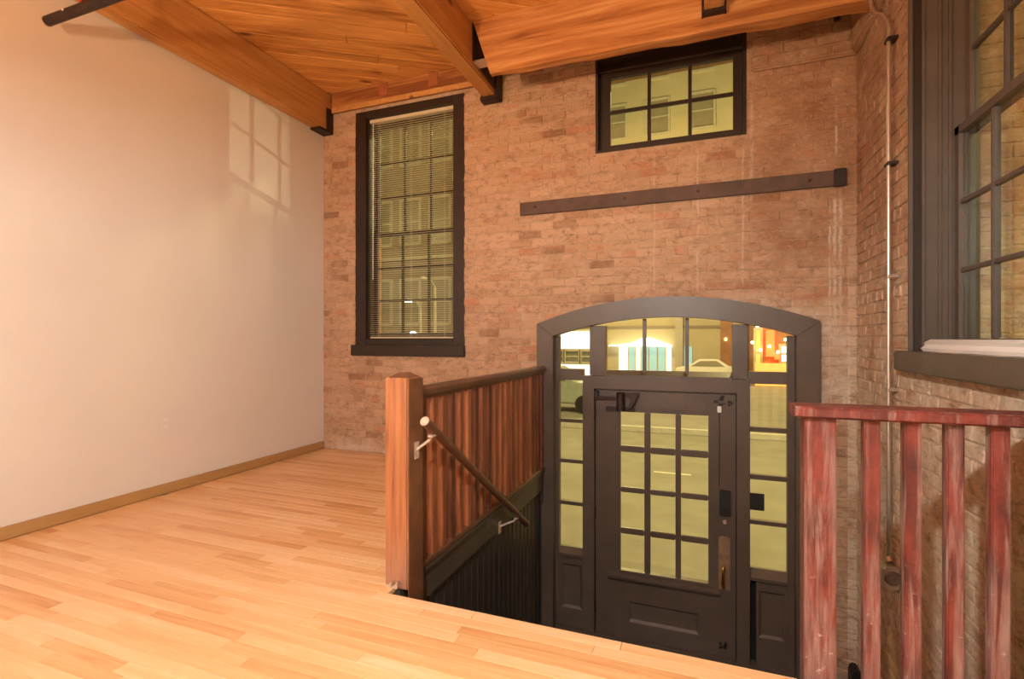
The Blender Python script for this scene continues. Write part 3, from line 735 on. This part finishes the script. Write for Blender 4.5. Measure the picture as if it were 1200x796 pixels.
us = wp(w3, 'upper_sash', MB().box(SX+.045, SX+.085, ya, ya+.045, zm-.035, z1-.02).box(SX+.045, SX+.085, yb-.045, yb, zm-.035, z1-.02).box(SX+.045, SX+.085, ya, yb, zm-.035, zm).box(SX+.045, SX+.085, ya, yb, z1-.07, z1-.02), 'dark', .0)
grid(ls, ya+.045, yb-.045, z0+.07, zm-.04, SX, 4, 3, ax='x', mat='dark'); grid(us, ya+.045, yb-.045, zm, z1-.07, SX+.045, 4, 3, ax='x', mat='dark')
st_ = MB().prism([(1.055, 1.085), (1.052, 1.10), (1.066, 1.118), (1.060, 1.132), (1.085, 1.146), (1.115, 1.143), (1.120, 1.085)], 'y', y1-.05, y0+.02)
for i, v in enumerate(st_.v):
    if v[1] > 3 and 1.09 < v[2] < 1.125: st_.v[i] = (v[0], v[1]+.03, v[2])
tag(part('blind_valance', st_, M['white'], org=(1.08, 2.55, 1.085)), 'white plastic blind valance lying on the sill of the right window', 'valance')

# ------------------------------------------------------------------ beams
def bevbox(name, mb, mat, par, b=.012): return part(name, mb, M[mat], par, b)
b1 = empty('ceiling_beam', (XL+.06, .4, 3.3), 'orange timber beam running along the top of the cream wall', 'beam', 'timber ceiling beams')
bevbox('timber', B(XL+.002, -3.635, YR, YB-.01, 3.295, ZC-.001), 'beamY', b1)
part('steel_shoe', MB().box(XL+.004, -3.622, YB-.20, YB-.006, 3.272, 3.292).box(-3.632, -3.618, YB-.10, YB-.006, 3.272, 3.52), M['iron'], b1, .003)
b2 = empty('ceiling_beam', (-1.81, .4, 3.33), 'deep timber beam ending in a black steel shoe between the two windows', 'beam', 'timber ceiling beams')
bevbox('timber', B(-1.885, -1.745, YR, YB-.01, 3.335, ZC-.001), 'beamY', b2)
part('steel_shoe', MB().box(-1.900, -1.725, YB-.11, YB-.004, 3.300, 3.332).box(-1.742, -1.722, YB-.15, YB-.004, 3.300, 3.60).box(-1.905, -1.888, YB-.08, YB-.004, 3.300, 3.42), M['iron'], b2, .003)
part('hanger_plate', MB().prism([(3.70, 3.245+.14), (YB-.15, 3.36), (YB-.15, ZC-.01), (3.70, ZC-.01)], 'x', -1.744, -1.732), M['iron'], b2)
part('hanger_lug', B(-1.742, -1.64, 3.72, 3.82, 3.375, 3.39), M['steel'], b2)
b3 = empty('ceiling_beam', (.05, .4, 3.33), 'timber beam hung from the header over the small window', 'beam', 'timber ceiling beams')
bevbox('timber', B(-.005, .120, YR, 3.66, 3.345, ZC-.001), 'beamY', b3)
part('steel_shoe', MB().box(-.014, .130, 3.625, 3.688, 3.326, 3.343).box(-.020, -.008, 3.655, 3.688, 3.322, ZC-.005).box(.122, .134, 3.655, 3.688, 3.322, 3.42), M['iron'], b3, .002)
hd = empty('header_beam', (-.3, 3.75, 3.23), 'long heavy header timber running above the small window', 'beam')
H_ = MB(); vs = []; fs = []
nH = 14; xa, xb = -1.735, XR-.002
for i in range(nH+1):
    t = i/nH; x = xa+(xb-xa)*t; w = .004*math.sin(i*2.1)
    ybk = 3.735+.085*t; zb_ = 3.242 - .014*t + w
    xt = x; xl = x
    if i == 0: xl = -1.585       # fire-cut end
    elif x < -1.585+.02: xl = max(x, -1.585+.02*i)
    vs += [(xt, 3.69, ZC-.001), (xl, 3.69, zb_), (xl, ybk, zb_-.004+w), (xt, 3.86, ZC-.001)]
for i in range(nH):
    a = 4*i; b = a+4; fs += [(a, a+1, b+1, b), (a+1, a+2, b+2, b+1), (a+2, a+3, b+3, b+2), (a, b, b+3, a+3)]
fs += [(0, 3, 2, 1), (4*nH, 4*nH+1, 4*nH+2, 4*nH+3)]
H_.poly(vs, fs); part('timber', H_, M['beamX'], hd)
lg = part('ledger_board', MB().box(-3.62, -1.90, YB-.035, YB-.002, 3.49, ZC-.002), M['beamX'], bevel=.006, org=(-2.75, YB-.02, 3.525))
tag(lg, 'orange ledger board over the tall window between two beams', 'board')
part('lower_lip', B(-3.61, -1.905, YB-.05, YB-.034, 3.478, 3.53), M['beamY'], lg, .005)
for x in (-2.98, -2.42): part('splice_block', B(x-.05, x+.05, YB-.041, YB-.034, 3.56, ZC-.004), M['splice'], lg, .002)
# dark steel tie bar across the wall
tb = empty('tie_bar', (-.3, YB-.02, 2.25), 'long dark steel bar bolted across the brick wall over the arch', 'bar')
part('bar', MB().prism([(-1.545, 2.250), (.945, 2.258), (.945, 2.372), (-1.545, 2.362)], 'y', YB-.032, YB-.002), M['bar'], tb, .004)
part('end_clip', B(.872, .952, YB-.045, YB-.004, 2.252, 2.378), M['iron'], tb, .006)
for x in (-1.40, -.62, -.05, .72, .91): part('bolt', MB().tube([(x, YB-.055 if x > .8 else YB-.044, 2.312), (x, YB-.025, 2.312)], .013, 6), M['iron'], tb)

# conduit and boxes on the right wall
cd = empty('conduit', (.98, 3.49, -.13), 'thin galvanised conduit running down the right brick wall', 'pipe')
part('tube', MB().tube([(.985, 3.49, -.12), (.985, 3.49, 1.2), (.985, 3.49, 2.93), (.978, 3.50, 2.985), (.968, 3.54, 3.04), (.955, 3.62, 3.10), (.950, 3.665, 3.15), (.948, 3.69, 3.23), (.948, 3.70, 3.28)], .0115, 12), M['steel'], cd)
for z in (.86, 1.505, 2.15, 2.86):
    part('strap', MB().box(.970, XR-.001, 3.455, 3.525, z-.009, z+.009), M['steel'] if z in (.86, 1.505) else M['iron'], cd, .003)
jb = empty('junction_box', (.99, 3.47, -.22), 'small oval metal junction box at the foot of the conduit', 'box')
part('body', MB().prism([(.938, -.245), (.955, -.268), (1.005, -.268), (XR-.002, -.255), (XR-.002, -.145), (1.005, -.132), (.955, -.132), (.938, -.152)], 'y', 3.43, 3.50), M['steel'], jb, .006)
part('cover', MB().tube([(.988, 3.418, -.20), (.988, 3.430, -.20)], [.036, .042], 20), M['junction'], jb, label='dark oval cover')
part('connector', MB().tube([(.985, 3.47, -.125), (.985, 3.49, -.105)], .018, 12), M['steel'], jb)
cb_ = empty('clamp_box', (.85, YB-.08, 3.49), 'small metal clamp box high in the corner under the header', 'box')
part('body', B(.815, .865, YB-.13, YB-.052, 3.44, 3.525), M['steel'], cb_, .006); part('bracket', B(.868, .90, YB-.12, YB-.052, 3.43, 3.54), M['iron'], cb_, .004)
part('pipe_stub', MB().tube([(.62, YB-.075, 3.475), (.82, YB-.085, 3.485)], .012, 8), M['bar'], cb_)
# small dark rounded box on the landing by the corner
gb_ = MB().prism([(.945, ZL), (1.012, ZL), (1.012, -1.17), (1.003, -1.145), (.985, -1.135), (.965, -1.14), (.948, -1.165)], 'y', 4.10, 4.22)
tag(part('floor_box', gb_, M['black'], org=(.98, 4.16, ZL), bevel=.008), 'small black round-topped box standing in the corner of the landing', 'box')

# track bar, top left
pb = empty('hanging_pipe', (-3.55, 1.85, 3.03), 'dark iron pipe hanging level near the top of the cream wall', 'pipe')
part('pipe', MB().tube([(-3.640, 1.84, 3.03), (-3.40, 1.84, 3.03), (-2.2, 1.84, 3.03)], .028, 16), M['iron'], pb)
part('end_cap', MB().tube([(-3.648, 1.84, 3.03), (-3.636, 1.84, 3.03)], .0295, 16), M['worn'], pb)
part('set_screw', MB().tube([(-3.44, 1.808, 3.035), (-3.44, 1.82, 3.035)], .006, 8), M['white'], pb)
for x in (-3.30, -2.3): part('hanger_rod', MB().tube([(x, 1.84, 3.05), (x, 1.84, 3.67)], .010, 8), M['iron'], pb)
part('red_tag', B(-3.335, -3.265, 1.825, 1.855, 3.068, 3.10), M['redsign'] if False else plain('red_tag_paint', (.55, .06, .03), .5), pb, .006)

# wall outlet
ol = empty('wall_outlet', (XL, 2.62, .46), 'cream outlet plate low on the plaster wall', 'outlet')
part('plate', B(XL+.0005, XL+.0065, 2.585, 2.655, .462, .580), M['plaster'], ol, .002)
for z in (.495, .547): part('socket', MB().prism([(2.605, z-.014), (2.635, z-.014), (2.640, z), (2.635, z+.014), (2.605, z+.014), (2.600, z)], 'x', XL+.006, XL+.0085), M['white'], ol)

# ------------------------------------------------------------------ left stair railing
lr = empty('stair_railing', (-1.33, 2.08, 0), 'left balustrade of orange varnished wood with a square newel post', 'railing')
nw = part('newel_post', MB().box(-1.402, -1.279, 2.017, 2.150, -.012, .968), M['orange'], lr, .006)
part('post_side_panel', B(-1.2795, -1.274, 2.022, 2.147, -.18, .962), M['sidewood'], nw, .001, label='dark brown shaded side of the post')  # sheet on the side face, shade put into its darker colour
part('post_cap', MB().poly([(-1.395, 2.024, .966), (-1.286, 2.024, .966), (-1.286, 2.143, .966), (-1.395, 2.143, .966), (-1.355, 2.066, .990), (-1.320, 2.066, .990), (-1.320, 2.105, .990), (-1.355, 2.105, .990)],
     [(0, 1, 5, 4), (1, 2, 6, 5), (2, 3, 7, 6), (3, 0, 4, 7), (4, 5, 6, 7)]), M['rail'], nw)
tr = part('top_rail', MB().prism([(-1.365, .868), (-1.368, .895), (-1.355, .912), (-1.305, .912), (-1.290, .895), (-1.293, .868)], 'y', 2.150, YB-.052), M['rail'], lr, .004)
part('fillet', B(-1.352, -1.306, 2.150, YB-.052, .846, .869), M['rail'], tr, .003)
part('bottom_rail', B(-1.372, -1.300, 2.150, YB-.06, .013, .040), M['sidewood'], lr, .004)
me = MB().box(-.021, .021, -.021, .021, .030, .850).mesh('baluster', M['bal'], (0, 0, 0), .003)
for i in range(20): inst(me, 'baluster', lr, (-1.330, 2.225+i*.104, .0), rot=(0, 0, random.uniform(-.04, .04)))
# small wedge blocks where the post meets the floor
o = part('wood_shims', MB().prism([(-1.385, .0), (-1.355, .0), (-1.352, .028)], 'y', 1.995, 2.012).prism([(-1.35, 0), (-1.32, 0), (-1.318, .035)], 'y', 1.992, 2.010), M['worn'], lr)

hr = empty('handrail', (-1.2, 2.05, .76), 'dark round wooden handrail sloping down beside the left balustrade', 'handrail')
P0, P1 = Vector((-1.205, 2.045, .770)), Vector((-1.205, 3.47, -.185))
part('pole', MB().tube([P0, P0.lerp(P1, .5), P1], .023, 16), M['rail'], hr)
dd_ = (P0-P1).normalized()
part('end_face', MB().tube([P0, P0+dd_*.004], [.0235, .021], 16), M['worn'], hr, label='bare worn pole end')
for t, z_off in ((.055, 0), (.86, 0)):
    q = P0.lerp(P1, t); u = q + Vector((0, 0, -.030))
    wx = -1.276 if t < .5 else XW+.022
    part('bracket', MB().tube([q+Vector((0, 0, -.02)), u+Vector((-.02, 0, -.02)), Vector((wx+.01, q.y-.03, q.z-.085)), Vector((wx, q.y-.035, q.z-.095))], .007, 8)
         .box(wx, wx+.004, q.y-.055, q.y-.015, q.z-.135, q.z-.055).box(q.x-.012, q.x+.012, q.y-.03, q.y+.03, q.z-.030, q.z-.022), M['worn'], hr)
hk = MB().tube([(-1.37, YB-.046, -.60), (-1.37, YB-.085, -.605), (-1.35, YB-.10, -.62), (-1.335, YB-.10, -.60)], .010, 8).box(-1.381, -1.36, YB-.052, YB-.046, -.64, -.57)
tag(part('coat_hook', hk, M['black'], org=(-1.37, YB-.05, -.6)), 'small black hook on the left leg of the door surround', 'hook')

# ------------------------------------------------------------------ right railing, worn red
rr = empty('guard_railing', (.65, 1.99, 0), 'worn red painted guard railing in front of the right brick wall', 'railing')
part('newel_post', B(.316, .410, 1.965, 2.060, -.16, .884), M['red'], rr, .004)
me = MB().box(-.0225, .0225, -.0225, .0225, -.16, .884).mesh('baluster', M['red'], (0, 0, 0), .004)
for x in (.511, .621, .731, .841, .951): inst(me, 'baluster', rr, (x, 1.990, 0), rot=(0, 0, random.uniform(-.05, .05)))
rt = MB().prism([(1.930, .892), (1.930, .915), (1.938, .923), (2.062, .923), (2.070, .915), (2.070, .892), (2.055, .884), (1.945, .884)], 'x', .283, XR-.012)
part('top_rail', rt, M['red'], rr)

# shaded lamp hanging above the viewer that lights the room
LX, LY, LZ = -.45, -.05, 2.15
cl_ = empty('pendant_lamp', (LX, LY, LZ), 'round shaded pendant lamp hanging above the viewer', 'lamp')
part('shade', MB().tube([(LX, LY, LZ+.11), (LX, LY, LZ+.12), (LX, LY, LZ+.16)], [.30, .27, .06], 32), M['white'], cl_)
part('shade_rim', MB().poly([(LX+.30*math.cos(k*PI/16), LY+.30*math.sin(k*PI/16), z) for z in (LZ+.022, LZ+.112) for k in range(32)], [(k, (k+1) % 32, 32+(k+1) % 32, 32+k) for k in range(32)]), M['white'], cl_)
part('cord', MB().tube([(LX, LY, LZ+.16), (LX, LY, ZC)], .006, 8), M['iron'], cl_)
tl_ = empty('added_fill_stand', (-2.7, -1.6, 0), 'slim black stand added for the fill light behind the viewer on the left', 'lamp')  # stem added under the fill light, out of view
part('stand', MB().tube([(-2.7, -1.6, .001), (-2.7, -1.6, .02), (-2.7, -1.6, .03), (-2.7, -1.6, 1.58)], [.14, .14, .012, .012], 16), M['black'], tl_)
for (ux, uy, uz), lb in zip(UPL, ('added black uplight with an upward bowl near the left wall', 'added black uplight with an upward bowl near the right wall')):
    fl_ = empty('added_uplight_stand', (ux, uy, 0), lb, 'lamp')  # unseen stand added under each ceiling uplight
    part('base', MB().tube([(ux, uy, .001), (ux, uy, .02), (ux, uy, .035)], [.15, .14, .03], 24), M['black'], fl_)
    part('pole', MB().tube([(ux, uy, .03), (ux, uy, 1.83)], .012, 10), M['black'], fl_)
    part('bowl', MB().poly([(ux+r*math.cos(k*PI/12), uy+r*math.sin(k*PI/12), z) for r, z in ((.03, 1.82), (.11, 1.86), (.16, 1.93)) for k in range(24)],
         [(q*24+k, q*24+(k+1) % 24, (q+1)*24+(k+1) % 24, (q+1)*24+k) for q in range(2) for k in range(24)] + [tuple(range(24))]), M['black'], fl_)

# ------------------------------------------------------------------ outside: street and far buildings
ZS = -1.5
g = part('floor_street', B(-60, 60, 6.0, 15.0, ZS-.2, ZS), M['asphalt']); tag(g, 'asphalt street outside the entry door', 'street', kind='structure')
g = part('floor_pavement', B(-60, 60, 4.8, 6.0, ZS-.2, ZS+.06), M['pavement']); tag(g, 'near concrete pavement outside the entry door', 'pavement', kind='structure')
g = part('floor_far_pavement', B(-60, 60, 15.0, 60, ZS-.2, ZS+.12), M['pavement']); tag(g, 'far concrete pavement across the street', 'pavement', kind='structure')
part('curb', B(-60, 60, 14.85, 15.0, ZS-.1, ZS+.14), M['curb'], g)
o = part('road_marking', B(-.95, -.25, 10.4, 10.5, ZS, ZS+.006), M['curb']); tag(o, 'short white lane dash on the street beyond the door glass', 'road marking', kind='structure')
def building(label, x0, x1, y, h, mat, wins, band=None, depth=6):
    b = empty('building', ((x0+x1)/2, y, ZS), label, 'building')
    part('wall', B(x0, x1, y, y+depth, ZS+.12, h), M[mat], b)
    for (a, c, za, zb_, pm) in wins:
        w = part('window', MB().box(a-.12, a, y-.10, y, za-.12, zb_+.12).box(c, c+.12, y-.10, y, za-.12, zb_+.12).box(a, c, y-.10, y, zb_, zb_+.14).box(a, c, y-.14, y, za-.14, za).box(a, c, y-.06, y, (za+zb_)/2-.04, (za+zb_)/2+.04), M['trimout'], b)
        part('pane', B(a, c, y-.03, y-.005, za, zb_), M[pm], w)
    for (a, c, za, zb_, dp_, bm_) in (band or []):
        part('cornice' if bm_ == 'trimout' else 'panel', B(a, c, y-dp_, y, za, zb_), M[bm_], b)
    return b
# shop building straight across (fills the middle transom and the small high window)
wins = []
for zz in (3.6, 7.2, 10.8, 14.4, 18.0, 21.6):
    for i in range(7): wins.append((-17.0+i*2.7, -15.7+i*2.7, zz, zz+2.1, 'darkpane'))
sh = building('pale yellow building with a white lit canopy and teal shopfront across the street', -18.2, 2.4, 34, 26, 'facade', wins,
              [(-18.2, 2.4, 1.85, 1.98, .12, 'facade2'), (-18.2, 2.4, 6.6, 6.8, .2, 'trimout'), (-1.75, -1.3, ZS+.12, 6, .3, 'facade3'), (.9, 1.5, ZS+.12, 6, .15, 'facade4')])
part('canopy', MB().prism([(-5.9, .66), (-1.95, .66), (-1.95, .72), (-2.6, .98), (-3.3, 1.22), (-3.8, 1.18), (-4.3, .92), (-5.0, .78), (-5.9, .72)], 'y', 33.3, 34), M['canopy'], sh, label='glowing white canopy')
for a, c, mt in ((-5.3, -4.75, 'shop'), (-4.65, -4.3, 'teal'), (-4.2, -3.95, 'shop'), (-3.85, -3.45, 'teal'), (-3.35, -2.9, 'teal'), (-2.8, -2.4, 'teal'), (-2.3, -2.0, 'shop'), (-1.2, -.75, 'teal')):
    part('shop_window', B(a, c, 33.88, 33.99, -1.3, .64), M[mt], sh)
part('wall_light', B(1.15, 1.25, 33.8, 33.85, 1.05, 1.18), M['bulb'], sh)
building('white lit shop with dark windows across the street to the left', -10.5, -6.2, 31, 1.75, 'facade3', [(-10.2+i*1.02, -9.36+i*1.02, -.28, .36, 'carpane') for i in range(4)],
         [(-10.5, -6.2, .52, 1.6, .1, 'shop'), (-10.5, -6.2, -1.3, -.46, .1, 'shop')], depth=2)
ob = building('orange brown bar with a red neon sign across the street to the right', 2.5, 12, 30, 9, 'facade4', [(3.75, 4.05, -.05, .75, 'shop'), (2.55, 2.75, -.8, 1.6, 'amber'), (9, 10.5, 1, 2.6, 'amber'), (6, 7.5, 1, 2.6, 'amber')],
         [(3.02, 3.42, .2, 1.6, .2, 'redsign'), (3.42, 3.66, .05, .4, .2, 'redsign'), (2.5, 8, -1.35, -.15, .2, 'amber')])
for i, (x, z) in enumerate([(2.35, .95), (2.72, .55), (3.15, .75), (2.6, 1.8), (3.55, .45), (3.9, 1.1), (3.3, 1.9)]):
    part('bulb', MB().tube([(x, 29.6, z-.07), (x, 29.6, z-.03), (x, 29.6, z+.03), (x, 29.6, z+.07)], [.03, .075, .075, .03], 10), M['bulb'], ob)
c2 = empty('car', (.2, 31.5, ZS+.12), 'white car parked by the yellow wall across the street', 'car')
part('body', MB().prism([(x, z+ZS+.12) for x, z in [(-1.6, .3), (-1.6, .8), (-.9, .92), (-.3, 1.32), (.7, 1.34), (1.3, .95), (1.9, .85), (1.9, .3)]], 'y', 31, 32.4), M['white'], c2, .05)
part('side_window', MB().prism([(x, z+ZS+.12) for x, z in [(-.75, .95), (-.25, 1.25), (.62, 1.27), (1.05, .95)]], 'y', 30.985, 31.01), M['darkpane'], c2)
for x in (-1.0, 1.3): part('wheel', MB().tube([(x, 30.95, ZS+.42), (x, 31.1, ZS+.42)], .28, 16), M['tyre'], c2)
wins = []
for zz in (2.2, 6.0, 9.8):
    for xx in (-17.3, -15.2, -13.6, -12.0): wins.append((xx, xx+.95, zz-.3, zz+1.7, 'darkpane'))
building('brown building with pale window frames seen through the blind', -30, -10.6, 21, 15, 'facade2', wins, [(-30, -10.6, 12.2, 12.6, .3, 'trimout'), (-30, -10.6, 4.9, 5.05, .15, 'trimout')], depth=5)
building('pale stepped stone building right of the brown one', -10.55, -8.9, 20.5, 9.2, 'facade3', [(-10.2, -9.6, 2.3, 3.9, 'darkpane'), (-10.2, -9.6, 6.2, 7.8, 'darkpane')], [(-10.5, -8.8, 8.2, 8.6, .3, 'trimout'), (-10.5, -8.8, 4.6, 4.8, .2, 'trimout')], depth=4)
def street_lamp(x, y, h, label, mat):
    s = empty('street_lamp', (x, y, ZS), label, 'street lamp', 'street lamps outside')
    part('pole', MB().tube([(x, y, ZS), (x, y, h)], [.08, .05], 10), M['trimout'], s)
    part('arm', MB().tube([(x, y, h), (x, y-.3, h+.25), (x, y-.9, h+.3)], .03, 8), M['trimout'], s)
    part('lamp_head', MB().tube([(x, y-.9, h+.2), (x, y-.9, h+.3)], [.14, .08], 12), M[mat], s)
street_lamp(-9.99, 17.0, 1.1, 'low street lamp with a white glow just above the sill of the tall window', 'bulbw')
street_lamp(-10.8, 18.0, 2.38, 'street lamp with a yellow glow behind the lower panes of the tall window', 'bulb')
street_lamp(-9.57, 17.0, 3.1, 'unlit pale street lamp behind the right side of the tall window', 'trimout')
# parked car seen through the left sidelight
car = empty('car', (-5.2, 17.7, ZS+.12), 'pale green car parked beyond the left sidelight', 'car')
prof = [(-7.7, .35), (-7.8, .85), (-7.5, 1.05), (-6.9, 1.50), (-5.6, 1.58), (-4.9, 1.52), (-4.15, 1.05), (-3.2, .95), (-3.0, .60), (-3.05, .28)]
part('body', MB().prism([(x, z+ZS+.12) for x, z in prof], 'y', 16.9, 18.6), M['carpaint'], car, .06)
part('side_window', MB().prism([(x, z+ZS+.12) for x, z in [(-6.7, 1.08), (-6.5, 1.44), (-5.5, 1.5), (-4.95, 1.42), (-4.45, 1.08)]], 'y', 16.885, 16.91), M['carpane'], car)
for x in (-6.9, -3.8):
    for y in (16.9, 18.5): part('wheel', MB().tube([(x, y-.06, ZS+.43), (x, y+.1, ZS+.43)], .31, 20), M['tyre'], car)
